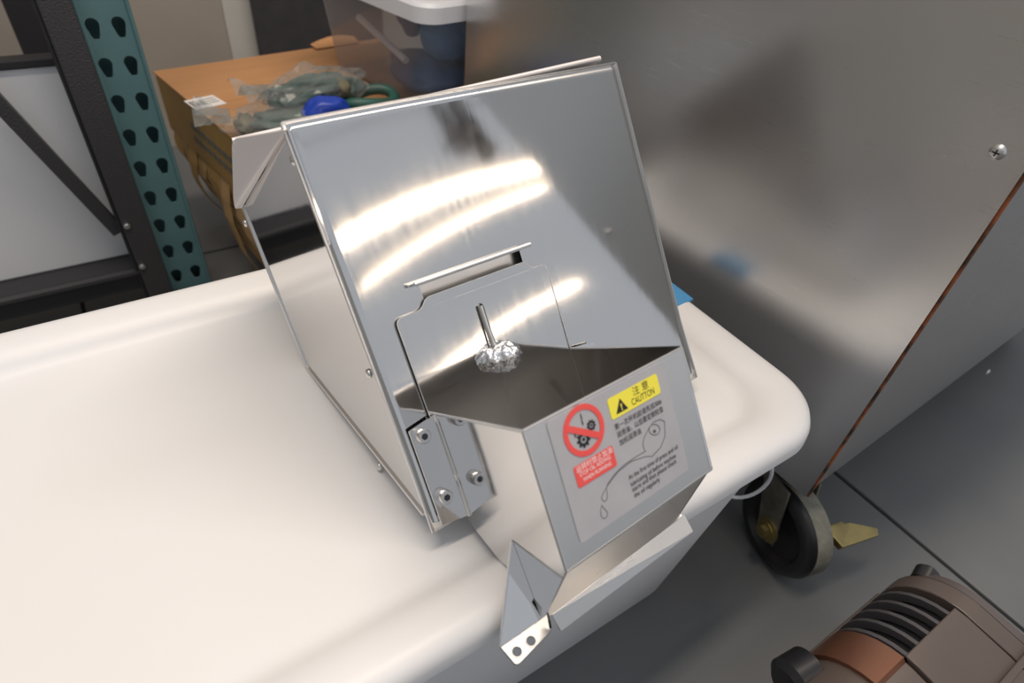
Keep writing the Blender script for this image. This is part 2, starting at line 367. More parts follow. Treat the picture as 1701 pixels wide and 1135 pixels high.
# sliding gate on the front plate
def guv(p): q = pp(p, B + nP * 0.002, nP) - B; return (q @ hx, q @ up)
GL, GR, GT = 0.0245, 0.1565, 0.1465
def fil(pts, r, n=5):
    out = []; m = len(pts)
    for i in range(m):
        a, b, c = (np.array(pts[k % m], float) for k in (i - 1, i, i + 1)); rr_ = r[i]
        if rr_ <= 0: out.append(tuple(b)); continue
        p = b + (a - b) / np.linalg.norm(a - b) * rr_; q = b + (c - b) / np.linalg.norm(c - b) * rr_
        out += [tuple((1 - t) ** 2 * p + 2 * t * (1 - t) * b + t * t * q) for t in [k / n for k in range(n + 1)]]
    return out
gout = fil([(GL, -0.002), (GR, -0.002), (GR, GT), (0.1425, GT), (0.1385, 0.1535), (0.0505, 0.1535), (0.0455, GT), (GL, GT)], [0, 0, 0.006, 0.005, 0.004, 0.004, 0.005, 0.006])
slot = fil([(0.0855, 0.098), (0.0925, 0.098), (0.0925, 0.136), (0.0855, 0.136)], [0.003] * 4, 4)
def gate_vf(off, t):
    V, Fc = sheet([(u, v, 0) for u, v in gout], t, [[(u, v, 0) for u, v in slot]], nrm=(0, 0, 1))
    bm = bmesh.new(); bv = [bm.verts.new(tuple(v)) for v in V]
    for f in Fc: bm.faces.new([bv[i] for i in f])
    for _ in range(3):
        es = [e for e in bm.edges if e.calc_length() > 0.012]
        bmesh.ops.subdivide_edges(bm, edges=es, cuts=1); bmesh.ops.triangulate(bm, faces=bm.faces)
    bm.verts.index_update()
    V = [plate(v.co.x, v.co.y, off + v.co.z) for v in bm.verts]; Fc = [[v.index for v in f.verts] for f in bm.faces]; bm.free(); return V, Fc
gate = add('gate_plate', gate_vf(0.0022, 0.0016), STEEL_PLATE, hop, smooth=True)
ge = [plate(u, v, 0.0031) for u, v in gout if v > -0.001]
add('gate_edge', tube([plate(GL, -0.002 + (GT - 0.004) * i / 10, 0.0028) for i in range(11)], 0.0004, 6), STEEL_EDGE, gate)
add('gate_edge', tube([plate(u, v, 0.0028) for u, v in gout[1:]], 0.0004, 6), STEEL_EDGE, gate)
# out-turned pull lip above the slot
h0, h1 = guv((690, 470)), guv((868, 411))
lipv = 0.1640
L0, L1 = 0.0435, 0.1435
add('gate_lip', sheet([plate(L0, lipv, 0.0), plate(L1, lipv, 0.0), plate(L1 - 0.002, lipv + 0.001, 0.009), plate(L0 + 0.001, lipv + 0.001, 0.009)], 0.0016), STEEL_PLATE, gate)
add('gate_lip_edge', tube([plate(L0 + (L1 - L0) * i / 12, lipv + 0.001, 0.0092) for i in range(13)], 0.0016, 8), STEEL_EDGE, gate, smooth=True)
add('slot_backing', sheet([plate(SL[0] - .01, SL[2] - .012, -0.009), plate(SL[1] + .01, SL[2] - .012, -0.009), plate(SL[1] + .01, SL[3] + .006, -0.007), plate(SL[0] - .01, SL[3] + .006, -0.007)], 0.001), STEEL_BOX, hop)
# threaded rod in the gate slot and crumpled foil knob
add('clamp_rod', tube([plate(0.089, 0.1345, 0.0045), plate(0.089, 0.118, 0.0045), plate(0.0893, 0.098, 0.006)], 0.0022, 10), BOLT, gate, smooth=True)
kc = plate(0.0935, 0.0935, 0.0105)
add('foil_knob', join(blob(kc, 0.0120, 0.0115, 0.0120, 0.16, 3.2, 1, (hx, up, nP), 4), blob(kc - hx * 0.0085 - nP * 0.002, 0.0085, 0.0095, 0.0095, 0.18, 3.0, 5, (hx, up, nP), 4)), FOIL, hop, smooth=2)

# --- feed box bolted to the plate (its walls, front, chute floor, flanges and feet)
XL, XR = 0.0282, 0.1571
wallp = [(0.0434, 0.0625), (-0.0486, 0.1335), (-0.0995, 0.0630), (-0.0945, 0.010), (-0.0945, -0.0005), (-0.060, -0.0005), (-0.044, -0.008), (-0.001, -0.0085), (0.002, 0.004)]
wallL = [(0.0434, 0.0605), (-0.0486, 0.1335), (-0.0995, 0.0630), (-0.0935, 0.000), (-0.0990, -0.0128), (-0.0905, -0.0138), (-0.0890, -0.0005), (-0.060, -0.0005), (-0.044, -0.008), (-0.001, -0.0085), (0.002, 0.004)]
add('feed_box_wall', sheet([hp(XL, y, z) for y, z in wallL], 0.0018), STEEL_POL, hop)
add('feed_box_wall', sheet([hp(XR, y, z) for y, z in wallL], 0.0018), STEEL_POL, hop)
f0, f1, f3 = hp(XL - .0009, -0.0490, 0.1338), hp(XR + .0009, -0.0490, 0.1316), hp(XL - .0009, -0.0998, 0.0628); f2 = f1 + f3 - f0
nF = np.cross(f1 - f0, f0 - f3); nF /= np.linalg.norm(nF)
fpan = add('feed_box_front', sheet([f0, f1, f2, f3], 0.0018), STEEL_BOX, hop, bevel=0.0006)
for a, b in ((f0, f1), (f0, f3), (f3, f2), (f1, f2)):
    add('box_edge', tube([a, b], 0.0011, 6), STEEL_EDGE if a is f0 else STEEL_BOX, hop)
for x in (XL, XR):
    add('box_edge', tube([hp(x, 0.0434, 0.0618), f0 if x == XL else f1], 0.0010, 6), STEEL_EDGE, hop)
# chute floor sloping out under the front, with its turned-down lip
add('chute_floor', sheet([hp(XL, 0.0, 0.0035), hp(XR, 0.0, 0.0035), hp(XR, -0.0960, -0.0002), hp(XL, -0.0960, -0.0002)], 0.0016), STEEL_BOX, hop)
add('chute_lip', sheet([hp(XL + .001, -0.0958, 0.0002), hp(XR + .002, -0.0958, 0.0002), hp(XR + .003, -0.1065, -0.0090), hp(XL + .003, -0.1045, -0.0100)], 0.0016), STEEL_BOX, hop, bevel=0.0004)
# mounting flanges, bolts
def flange(sgn, x):
    a, b = (x, x + sgn * 0.0225)
    return sheet([plate(a, 0.0755, 0.0048), plate(a, -0.0035, 0.0048), plate(b, -0.0035 + 0.004, 0.0048), plate(b, 0.0725, 0.0048)], 0.0018)
fl = add('mounting_flange', flange(-1, XL), STEEL_POL, hop)
add('mounting_flange', flange(1, XR), STEEL_POL, hop)
add('bend_radius', tube([plate(XL - 0.0008, 0.0755, 0.0058), plate(XL - 0.0008, -0.0035, 0.0058)], 0.0017, 10), STEEL_EDGE, hop, smooth=True)
add('flange_edge', tube([plate(XL - .0225, 0.0725, 0.0055), plate(XL - .0225, 0.0005, 0.0055)], 0.0006, 6), STEEL_EDGE, hop)
for p in ((704, 725), (741, 826)):
    q = pp(p, B + nP * 0.010, nP); q = q - nP * 0.0038
    bo = add('bolt', revolve(q, nP, [(-0.0015, 0.0052), (0.0, 0.0052), (0.0048, 0.0050), (0.0056, 0.0044)], 24), BOLT, hop, smooth=True)
    add('hex_socket', cyl(q + nP * 0.0050, q + nP * 0.0058, 0.0025, n=6), CHARS, bo)
for v in (0.057, 0.016):
    q = plate(XR + 0.0125, v, 0.0058)
    bo = add('bolt', revolve(q, nP, [(-0.0015, 0.0052), (0.0, 0.0052), (0.0048, 0.0050), (0.0056, 0.0044)], 24), BOLT, hop, smooth=True)
    add('hex_socket', cyl(q + nP * 0.0050, q + nP * 0.0058, 0.0025, n=6), CHARS, bo)
# feet: level plate with two holes and a triangular gusset, one at each wall
def circ(c, r, a, b, n=18): return [c + r * (a * math.cos(2 * math.pi * i / n) + b * math.sin(2 * math.pi * i / n)) for i in range(n)]
for x, s in ((XL, -1),):
    zf = -0.0138
    o = [hp(x, -0.0905, zf)] + [hp(x + s * 0.0335, -0.0885, zf)] + rnd(hp(x + s * 0.0335, -0.0885, zf), hp(x + s * 0.0320, -0.1045, zf), hp(x, -0.1000, zf), 0.15) + [hp(x, -0.1000, zf)]
    hs = [circ(hp(x + s * d, -0.0978, zf), 0.0033, hx, hv) for d in (0.0155, 0.0268)]
    add('foot_plate', sheet(o, 0.0022, hs, nrm=hz), STEEL_BOX, hop, bevel=0.0003)
    for d in (0.0155, 0.0268):
        add('hole_rim', tube(circ(hp(x + s * d, -0.0978, zf + 0.0011), 0.0034, hx, hv), 0.0005, 6, True), STEEL_EDGE, hop, smooth=True)
    g = [hp(x + s * 0.001, -0.0530, 0.0300), hp(x + s * 0.0335, -0.0890, zf + 0.001), hp(x + s * 0.001, -0.0900, zf + 0.001)]
    add('gusset', sheet(g, 0.0018), STEEL_POL, hop)
    add('gusset_edge', tube([g[0], g[1]], 0.0010, 6), STEEL_EDGE, hop)

# --- warning label on the front of the feed box
lx = (f1 - f0) / np.linalg.norm(f1 - f0); ly = np.cross(nF, lx)
P0 = f0 + nF * 0.0012
def lab(p, off=0.0): q = pp(p, P0, nF); return q + nF * off
def l2(q): return np.array([(q - P0) @ lx, (q - P0) @ ly])
def l3(a, b, off): return P0 + lx * a + ly * b + nF * off
c4 = [l2(lab(p)) for p in ((901, 700), (1097, 600), (1148, 782), (967, 897))]
lw0, lw1 = (c4[0][0] + c4[3][0]) / 2, (c4[1][0] + c4[2][0]) / 2; lt, lb = (c4[0][1] + c4[1][1]) / 2, (c4[2][1] + c4[3][1]) / 2
lt = min(lt, -0.0012)
def lrect(x0, x1, y0, y1, r, off, t): return sheet([l3(x, y, off) for x, y in rrect(x0, x1, y0, y1, r, 5)], t)
label = add('warning_label', lrect(lw0, lw1, lb, lt, 0.0025, 0.0, 0.0005), LABEL, hop)
label['label'] = 'grey warning sticker with red prohibition ring and yellow caution panel'
def lpoly(name, pts, mat, off=0.0005, holes=()):
    return add(name, sheet([l3(a, b, off) for a, b in pts], 0.0002, [[l3(a, b, off) for a, b in h] for h in holes], nrm=nF), mat, label)
def box_of(ps):
    q = np.array([l2(lab(p)) for p in ps]); return q[:, 0].min(), q[:, 0].max(), q[:, 1].min(), q[:, 1].max()
def quadbox(tl, tr, br, bl):
    q = [l2(lab(p)) for p in (tl, tr, br, bl)]
    return (q[0][0] + q[3][0]) / 2, (q[1][0] + q[2][0]) / 2, (q[2][1] + q[3][1]) / 2, (q[0][1] + q[1][1]) / 2
Z = lambda x, y: (900 + x / 3.785, 600 + y / 3.785)
yb = quadbox(Z(405, 235), Z(718, 82), Z(745, 205), Z(435, 370))
lpoly('caution_panel', rrect(*yb, 0.0018, 4), YEL)
rb = quadbox(Z(190, 660), Z(440, 540), Z(475, 665), Z(225, 790))
lpoly('oil_warning_panel', rrect(*rb, 0.0014, 4), RED)
rc = l2(lab(Z(263, 433))); rw = 0.0152
def circ2(c, r, n=40): return [(c[0] + r * math.cos(2 * math.pi * i / n), c[1] + r * math.sin(2 * math.pi * i / n)) for i in range(n)]
lpoly('prohibition_ring', circ2(rc, rw), RED, 0.0006, [circ2(rc, rw * 0.78)])
# gears and oil drips behind the slash
def gear(c, r, n=9):
    o = []
    for i in range(n):
        for k, rr_ in ((0, .78), (.22, .78), (.30, 1), (.68, 1), (.76, .78)):
            a = 2 * math.pi * (i + k) / n; o.append((c[0] + r * rr_ * math.cos(a), c[1] + r * rr_ * math.sin(a)))
    return o
for p, r in ((Z(260, 492), 0.0050), (Z(308, 403), 0.0034)):
    c = l2(lab(p)); lpoly('gear_symbol', gear(c, r), INK, 0.0005, [circ2(c, r * 0.45, 20)])
    lpoly('gear_hub', circ2(c, r * 0.22, 12), INK, 0.0005)
for p in (Z(243, 348), Z(251, 384), Z(205, 465)):
    c = l2(lab(p)); lpoly('oil_drip', [(c[0] - .0003, c[1] - .0016), (c[0] + .0005, c[1] - .0016), (c[0] + .0003, c[1] + .0018), (c[0] - .0002, c[1] + .0014)], INK, 0.0005)
a0, a1 = rc + rw * 0.9 * np.array([-math.cos(rad(28)), math.sin(rad(28))]) * 1.0, rc + rw * 0.9 * np.array([math.cos(rad(38)), -math.sin(rad(38))])
dd = (a1 - a0) / np.linalg.norm(a1 - a0); nn = np.array([-dd[1], dd[0]]) * 0.0019
lpoly('prohibition_slash', [a0 + nn, a1 + nn, a1 - nn, a0 - nn], RED, 0.00075)
# warning triangle
tb = [l2(lab(Z(*p))) for p in ((465, 335), (538, 295), (484, 235))]
lpoly('warning_triangle', tb, INK, 0.0007)
tc_ = sum(tb) / 3
lpoly('exclamation_mark', [(tc_[0] - .0006, tc_[1] + .0022), (tc_[0] + .0006, tc_[1] + .0022), (tc_[0] + .0003, tc_[1] - .0005), (tc_[0] - .0003, tc_[1] - .0005)], YEL, 0.00085)
lpoly('exclamation_dot', circ2((tc_[0], tc_[1] - .0014), .0005, 10), YEL, 0.00085)
def lettering(text, p, q, mat, size=None, off=0.0007, stretch=True):
    """one line of print whose baseline runs from pixel p to pixel q"""
    c = bpy.data.curves.new('line', 'FONT'); c.body = text; c.size = 1
    o = bpy.data.objects.new('line', c); link(o)
    dg = bpy.context.evaluated_depsgraph_get(); me = bpy.data.meshes.new_from_object(o.evaluated_get(dg))
    vs_ = np.array([v.co[:] for v in me.vertices]); fs = [list(f.vertices) for f in me.polygons]
    bpy.data.objects.remove(o); bpy.data.curves.remove(c); bpy.data.meshes.remove(me)
    a, b = l2(lab(p)), l2(lab(q)); x0, x1 = vs_[:, 0].min(), vs_[:, 0].max(); L = b[0] - a[0]
    sx = L / (x1 - x0); sy = (size or sx); yb_ = (a[1] + b[1]) / 2
    V = [l3(a[0] + (v[0] - x0) * sx, yb_ + v[1] * sy, off) for v in vs_]
    return add('lettering', (V, fs), mat, label)
T = 0.0042
lettering('注 意', Z(570, 215), Z(668, 165), INK, 0.0060)
lettering('CAUTTON', Z(565, 275), Z(706, 205), INK, 0.0058)
lettering('第一次开机前请先加30#', Z(458, 432), Z(750, 265), INK, T)
lettering('润滑油，以后要定期检查', Z(472, 478), Z(762, 315), INK, T)
lettering('加机润滑油', Z(488, 528), Z(622, 452), INK, T)
lettering('At the first time of press and oil', Z(545, 745), Z(852, 550), INK, T)
lettering('lubricating oil before machine', Z(557, 780), Z(842, 610), INK, T)
lettering('starts and then please check', Z(568, 820), Z(845, 638), INK, T)
lettering('the oil regularly', Z(580, 858), Z(740, 752), INK, T)
lettering('运转时禁止加油', Z(215, 698), Z(440, 575), WHITE, 0.0044)
lettering('STOP OIL ADDING', Z(235, 722), Z(432, 620), WHITE, 0.0036)
lettering('WHEN RUNNING', Z(258, 756), Z(435, 655), WHITE, 0.0036)
# line drawing of the oil can, its spout and two drops
def line(name, pts, closed=False, r=0.00016):
    return add(name, tube([l3(*l2(lab(Z(*p))), 0.0005) for p in pts], r, 5, closed), GREYINK, label)
line('oil_can_drawing', [(640, 555), (632, 520), (640, 480), (670, 420), (700, 382), (740, 365), (768, 378), (770, 410), (772, 470), (745, 540), (690, 598), (650, 598), (560, 628), (480, 690), (440, 740), (405, 790)])
line('oil_can_drawing', [(405, 780), (450, 715), (510, 655), (580, 605), (650, 565), (640, 555)])
line('oil_can_drawing', circ2((705, 430), 34, 20), True); line('oil_can_drawing', circ2((705, 440), 6, 8), True, 0.0004)
line('oil_drop_drawing', [(403, 792), (380, 835), (372, 860), (385, 880), (403, 876), (410, 850)], True)
line('oil_drop_drawing', [(373, 905), (366, 945), (372, 978), (390, 990), (408, 975), (410, 950)], True)

# ================================================================== STAINLESS CABINET ON CASTERS
mc = pz((1339, 825), CAMZ - 0.56)
MY = rad(2.5); mx = V3(math.cos(MY), math.sin(MY), 0); my = V3(-mx[1], mx[0], 0); ax3 = (mx, my, hz)
MD, MW, MH = 0.742, 0.95, 0.80; zb = mc[2]
cabm = root('steel_cabinet', mc + mx * MW / 2 + my * MD / 2 - hz * mc[2], MY, 'large stainless steel cabinet on casters with a rusty corner seam, beside the tub', 'cabinet')
def cb(x, y, z): return mc + mx * x + my * y + hz * z
add('side_panel', sheet([cb(0, 0.0, 0), cb(0, MD, 0), cb(0, MD, MH), cb(0, 0.0, MH)], 0.003), STEEL_MACH, cabm)
add('front_panel', sheet([cb(0.005, 0.004, 0), cb(MW, 0.004, -0.012), cb(MW, 0.004, MH), cb(0.005, 0.004, MH)], 0.003), STEEL_MACH, cabm)
add('corner_seam', box(cb(0.0032, 0.0005, MH / 2), (0.0042, 0.005, MH), ax3), RUST, cabm)
add('top_panel', sheet([cb(0, 0, MH), cb(MW, 0, MH), cb(MW, MD, MH), cb(0, MD, MH)], 0.004), STEEL_MACH, cabm)
add('base_frame', box(cb(MW / 2 + 0.005, MD / 2 + 0.006, 0.012), (MW - 0.02, MD - 0.016, 0.02), ax3), CHARS, cabm)
add('back_panel', sheet([cb(0.002, MD, 0), cb(MW, MD, 0), cb(MW, MD, MH), cb(0.002, MD, MH)], 0.003), STEEL_MACH, cabm)
add('side_panel', sheet([cb(MW, 0.004, 0), cb(MW, MD, 0), cb(MW, MD, MH), cb(MW, 0.004, MH)], 0.003), STEEL_MACH, cabm)
def screw(q, n_, r):
    s = add('screw', revolve(q, n_, [(0, r * 1.25), (0.0006, r * 1.2), (0.0014, r), (0.0028, r * 0.6), (0.0030, 0.0002)], 20), BOLT, cabm, smooth=True)
    a, b, _ = basis(n_)
    add('cross_slot', join(box(q + n_ * 0.0029, (r * 1.1, r * 0.22, 0.0008), (a, b, n_)), box(q + n_ * 0.0029, (r * 0.22, r * 1.1, 0.0008), (a, b, n_))), CHARS, s)
screw(pp((1657, 253), cb(-0.0015, 0, 0), mx), -mx, 0.0046)
screw(pp((1640, 619), cb(0, 0.0025, 0), my), -my, 0.0052)
# swivel casters
def caster(px, py, a):
    """px,py wheel centre on the floor; a = axle heading"""
    r = 0.0635; c = V3(px, py, r); ad = V3(math.cos(a), math.sin(a), 0); fd = V3(-ad[1], ad[0], 0); wd = 0.036
    top = c + fd * 0.045 + ad * 0.012; top[2] = zb
    fork = add('caster', join(
        box(top - hz * 0.004, (0.07, 0.065, 0.005), (ad, fd, hz)), cyl(top - hz * 0.024, top - hz * 0.005, 0.030, 0.034),
        *[sheet([c - fd * 0.016 + ad * s - hz * 0.014, c + fd * 0.014 + ad * s - hz * 0.014, c + fd * 0.046 + ad * s + hz * (zb - 0.024 - r), c + fd * 0.002 + ad * s + hz * (zb - 0.024 - r)], 0.0035) for s in (-wd / 2 - 0.005, wd / 2 + 0.005)]), DULLZ, cabm, bevel=0.0006)
    h = wd / 2
    add('wheel', revolve(c, ad, [(-h * .55, 0.018), (-h * .6, 0.040), (-h, 0.046), (-h, 0.054), (-h * .82, r - .003), (-h * .55, r), (h * .55, r), (h * .82, r - .003), (h, 0.054), (h, 0.046), (h * .6, 0.04), (h * .55, 0.018)], 48), TYRE, fork, smooth=True)
    add('tread', revolve(c, ad, [(-h * .45, r - .001), (-h * .45, r + .0009), (h * .8, r + .0009), (h * .8, r - .003)], 48), TREAD, fork, smooth=True)
    for s in (-1, 1):
        q = c + ad * s * (wd / 2 + 0.006)
        add('axle_bolt', join(revolve(q, ad * s, [(0, 0.017), (0.003, 0.017), (0.0032, 0.012), (0.005, 0.0118), (0.0052, 0.008)], 24), cyl(q + ad * s * 0.004, q + ad * s * 0.012, 0.0085, n=6)), ZINC, fork)
    # brake pedal
    q = c - fd * 0.030 + ad * 0.040 + hz * 0.030
    add('brake_pedal', join(sheet([q - ad * 0.020, q + ad * 0.016 - fd * .004, q + ad * 0.050 - fd * 0.018 - hz * 0.006, q + ad * 0.046 - fd * 0.026 - hz * 0.008, q - fd * 0.028 - ad * .014 - hz * 0.004], 0.010),
                            sheet([q - ad * 0.018 - hz * 0.002, q + ad * 0.014 - hz * 0.002, q + ad * 0.010 - hz * 0.026, q - ad * 0.018 - hz * 0.02], 0.004, nrm=fd)), ZINC, fork, bevel=0.001)
    return fork
wc = pz((1302, 872), 0.0635)
caster(wc[0], wc[1], rad(-14))
for x, y in ((MW - 0.08, 0.08), (MW - 0.08, MD - 0.08), (0.08, MD - 0.08)):
    q = cb(x, y, 0); caster(q[0], q[1], rad(-14))

# loop of cable hanging beside the caster
q = pz((1238, 792), 0.19)
cl = [q + hx * 0.0 + V3(0.5, -0.35, 0.0) * 0.045 * math.cos(t) + V3(0.1, 0.1, 0.95) * 0.034 * math.sin(t) for t in np.linspace(0, 2 * math.pi, 29)[:-1]]
tag(add('cable_loop', tube(cl, 0.0022, 8, True), CABLE, smooth=True), 'thin pale cable loop hanging between the tub and the cabinet caster', 'cable')

# ================================================================== BROWN MOTOR HOUSING ON THE FLOOR
mot = root('motor_housing', (0.48, -0.1, 0), 0, 'dark brown rounded motor housing with black louvres, standing on the floor before the cabinet', 'motor')
def prof_y(dz=0, ins=0.0):
    P = [(-0.27, 0.0)] + [(-0.27, 0.145 - ins), (-0.075, 0.168 - ins)]
    for t in np.linspace(0, 1, 9):
        a = rad(90 - 90 * t); P.append((-0.034 + (0.062 - ins) * math.cos(a), 0.110 + (0.060 - ins) * math.sin(a)))
    P += [(0.028 - ins, 0.04), (0.02 - ins, 0.0)]
    return P
def seg(x0, x1, ins): return prism([(x0, y, z) for y, z in prof_y(0, ins)], (x1 - x0, 0, 0))
add('casing_core', seg(0.335, 0.590, 0.010), BLKP, mot)
for i, (x0, x1) in enumerate(((0.33, 0.463), (0.465, 0.553), (0.555, 0.577))):
    # each casing band keeps its top; the louvred shoulder is left open
    pts = [(x0, y, z) for y, z in prof_y()]
    lou = i == 1
    top = [p for p in pts if p[1] <= -0.012]
    V = []
    if lou:
        inn = [(x0, y - 0.0 , z - 0.008) for _, y, z in top[::-1] if z > 0.01]
        outp = [p for p in top if p[2] > 0.01]
        add('casing_band', prism(outp + inn, (x1 - x0, 0, 0)), BROWN, mot, smooth=True, bevel=0.001)
    else:
        add('casing_band', prism([(x0, y, z) for y, z in prof_y(0, 0.004 if i == 0 else 0.0)], (x1 - x0, 0, 0)), BROWN, mot, smooth=True, bevel=0.001)
endp = [(0.577, y, z) for y, z in prof_y(0, 0.001)]
V = loft([[(0.577, y, z) for y, z in prof_y(0, 0.0)], [(0.592, y * .99, z * 0.99) for y, z in prof_y(0, 0.004)], [(0.60, y * .96, z * 0.94) for y, z in prof_y(0, 0.016)]])
add('end_cap', V, BROWN, mot, smooth=True)
for x in (0.465, 0.4835, 0.502, 0.5205, 0.539):
    rib = [(y, z) for y, z in prof_y() if y > -0.03 and z > 0.03]; rin = [(y - 0.006, z - 0.006) for y, z in rib[::-1]]
    add('louvre_rib', prism([(x, y, z) for y, z in rib + rin], (0.0045, 0, 0)), RIBM, mot, smooth=True)
add('lower_band', box((0.507, 0.0255, 0.045), (0.15, 0.012, 0.07)), BROWN, mot, bevel=0.003)
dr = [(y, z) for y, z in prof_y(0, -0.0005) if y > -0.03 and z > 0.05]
add('warm_reflection_plate', prism([(0.418, y, z) for y, z in dr + [(y - 0.004, z - 0.004) for y, z in dr[::-1]]], (0.044, 0, 0)), WARM_GLINT, mot, smooth=True)  # plate added to carry the painted warm reflection
add('top_rail', box((0.47, -0.083, 0.170), (0.26, 0.006, 0.006)), BROWN, mot, bevel=0.001)
add('end_face', prism([(0.326, y, z) for y, z in prof_y(0, 0.02)], (0.006, 0, 0)), BLKP, mot)
add('end_knob', revolve((0.410, 0.018, 0.125), V3(-0.9, 0.1, 0), [(0, 0.012), (0.004, 0.022), (0.03, 0.022), (0.036, 0.016)], 28), BLKP, mot, smooth=True)
add('vent_cap', revolve((0.582, 0.010, 0.135), V3(0.9, 0.2, 0.1), [(0, 0.012), (0.016, 0.012), (0.02, 0.008)], 20), BLKP, mot, smooth=True)

# ================================================================== TEAL RACK UPRIGHT
RY = 1.055
def onr(p, y=RY): return pp(p, (0, y, 0), (0, 1, 0))
rk = root('rack_upright', (0.05, RY, 0), 0, 'teal painted rack upright punched with paired keyhole slots', 'rack post')
cols = (0.0278, 0.0592)
zrow0 = onr((204, 43))[2]; rows = [zrow0 - 0.0508 * i for i in range(-9, 10) if zrow0 - 0.0508 * i > 0.04]
x0r, x1r = 0.0145, 0.0775; ztop = 1.0
keys = []
for z in rows:
    for x in cols:
        k = [(x + 0.0085 * math.cos(rad(a)), RY, z + 0.004 + 0.0085 * math.sin(rad(a))) for a in range(-25, 206, 21)]
        k += [(x - 0.0052, RY, z - 0.010), (x - 0.003, RY, z - 0.0145), (x + 0.003, RY, z - 0.0145), (x + 0.0052, RY, z - 0.010)]
        keys.append(k)
post = add('post_face', sheet([(x0r, RY, 0.0), (x1r, RY, 0.0), (x1r, RY, ztop), (x0r, RY, ztop)], 0.0022, keys, nrm=(0, 1, 0)), TEAL, rk)
add('post_side', box((x0r, RY + 0.035, ztop / 2), (0.0022, 0.07, ztop)), TEAL, rk)
add('post_side', box((x1r, RY + 0.035, ztop / 2), (0.0022, 0.07, ztop)), TEAL, rk)
add('post_fold', cyl((x1r - .001, RY - 0.0005, 0), (x1r - .001, RY - 0.0005, ztop), 0.003, n=12), TEAL, rk, smooth=True)
add('post_fold', cyl((x0r + .001, RY - 0.0005, 0), (x0r + .001, RY - 0.0005, ztop), 0.003, n=12), TEAL, rk, smooth=True)
add('post_inside', box(((x0r + x1r) / 2, RY + 0.05, ztop / 2), (0.058, 0.002, ztop)), TEAL, rk)
add('base_plate', box(((x0r + x1r) / 2, RY + 0.03, 0.004), (0.062, 0.085, 0.008)), CHARS, rk)

# ================================================================== CHARCOAL SHELVING FRAME + WHITE BOARD
fr = root('shelving_frame', (-0.01, 1.03, 0), 0, 'charcoal hammered steel shelving frame with a diagonal brace, beside the teal rack upright', 'shelving frame')
FY = 1.03
def onf(p, y=FY): return pp(p, (0, y, 0), (0, 1, 0))
add('post', box((-0.0055, FY + 0.02, 0.5), (0.038, 0.04, 1.0)), CHAR, fr, bevel=0.002)
add('post_edge', box((-0.0275, FY + 0.024, 0.5), (0.005, 0.030, 1.0)), CHARS, fr, bevel=0.001)
a, b = onf((198, 385), FY + 0.03), onf((-60, 110), FY + 0.03)
add('brace', bar(a, b, 0.020, 0.012, (1, 0, 0)), CHAR, fr, bevel=0.001)
a, b = onf((225, 462), FY + 0.02), onf((0, 520), FY + 0.02); zs = (a[2] + b[2]) / 2
add('shelf_beam', box((-0.52, FY + 0.03, zs), (1.0, 0.03, 0.034)), CHARS, fr, bevel=0.002)
add('shelf_beam_top', box((-0.52, FY + 0.013, zs + 0.020), (1.0, 0.012, 0.006)), CHAR, fr)
q = pz((228, 447), zs + 0.02)
add('post', box((-0.065, FY + 0.52, 0.5), (0.045, 0.045, 1.0)), CHARS, fr, bevel=0.002)
add('post', box((-1.0, FY + 0.02, 0.5), (0.04, 0.04, 1.0)), CHAR, fr, bevel=0.002)
for p in ((198, 378), (212, 448)):
    q = onf(p, FY - 0.001)
    add('bolt', revolve((-0.018, FY, q[2]), V3(0, -1, 0), [(0, 0.005), (0.003, 0.005), (0.004, 0.003)], 6), BOLT, fr)
zt = onf((40, 112), FY + 0.07)[2]
bd = add('white_board', box((-0.49, FY + 0.075, (zs + 0.023 + zt) / 2), (0.98, 0.018, zt - zs - 0.023)), BOARD, bevel=0.003)
tag(bd, 'smooth bluish white board standing on the charcoal shelf beam behind the brace', 'board')
add('shelf_lip', box((-0.49, FY + 0.06, zs + 0.010), (0.98, 0.08, 0.026)), CHARS, fr)
add('top_rail', box((-0.49, FY + 0.075, zt + 0.006), (0.98, 0.026, 0.012)), CHARS, fr, bevel=0.002)

# ================================================================== CARTON, TORN WRAP, LOWER STACK
zc = CAMZ - 0.40
e1, e2 = V3(0.987, 0.157, 0), V3(0.157, -0.987, 0)
K = pz((255, 118), zc); CW, CD, CH = 0.46, 0.385, 0.105
bx3 = (e1, e2, hz)
car = root('cardboard_carton', K + e1 * CW / 2 + e2 * CD / 2 + hz * (-CH), math.atan2(e1[1], e1[0]), 'brown cardboard carton with a shipping label, stacked behind the teal rack upright', 'carton')
def kc_(a, b, z): return K + e1 * a + e2 * b + hz * z
add('carton_body', box(kc_(CW / 2, CD / 2, -CH / 2 - 0.002), (CW, CD, CH - 0.004), bx3), CARDY, car, bevel=0.004)
add('top_flap', box(kc_(CW / 2, CD * 0.25, -0.001), (CW + 0.004, CD * 0.495, 0.003), bx3), CARD, car, bevel=0.001)
add('top_flap', box(kc_(CW / 2, CD * 0.75, -0.001), (CW + 0.004, CD * 0.495, 0.003), bx3), CARD, car, bevel=0.001)
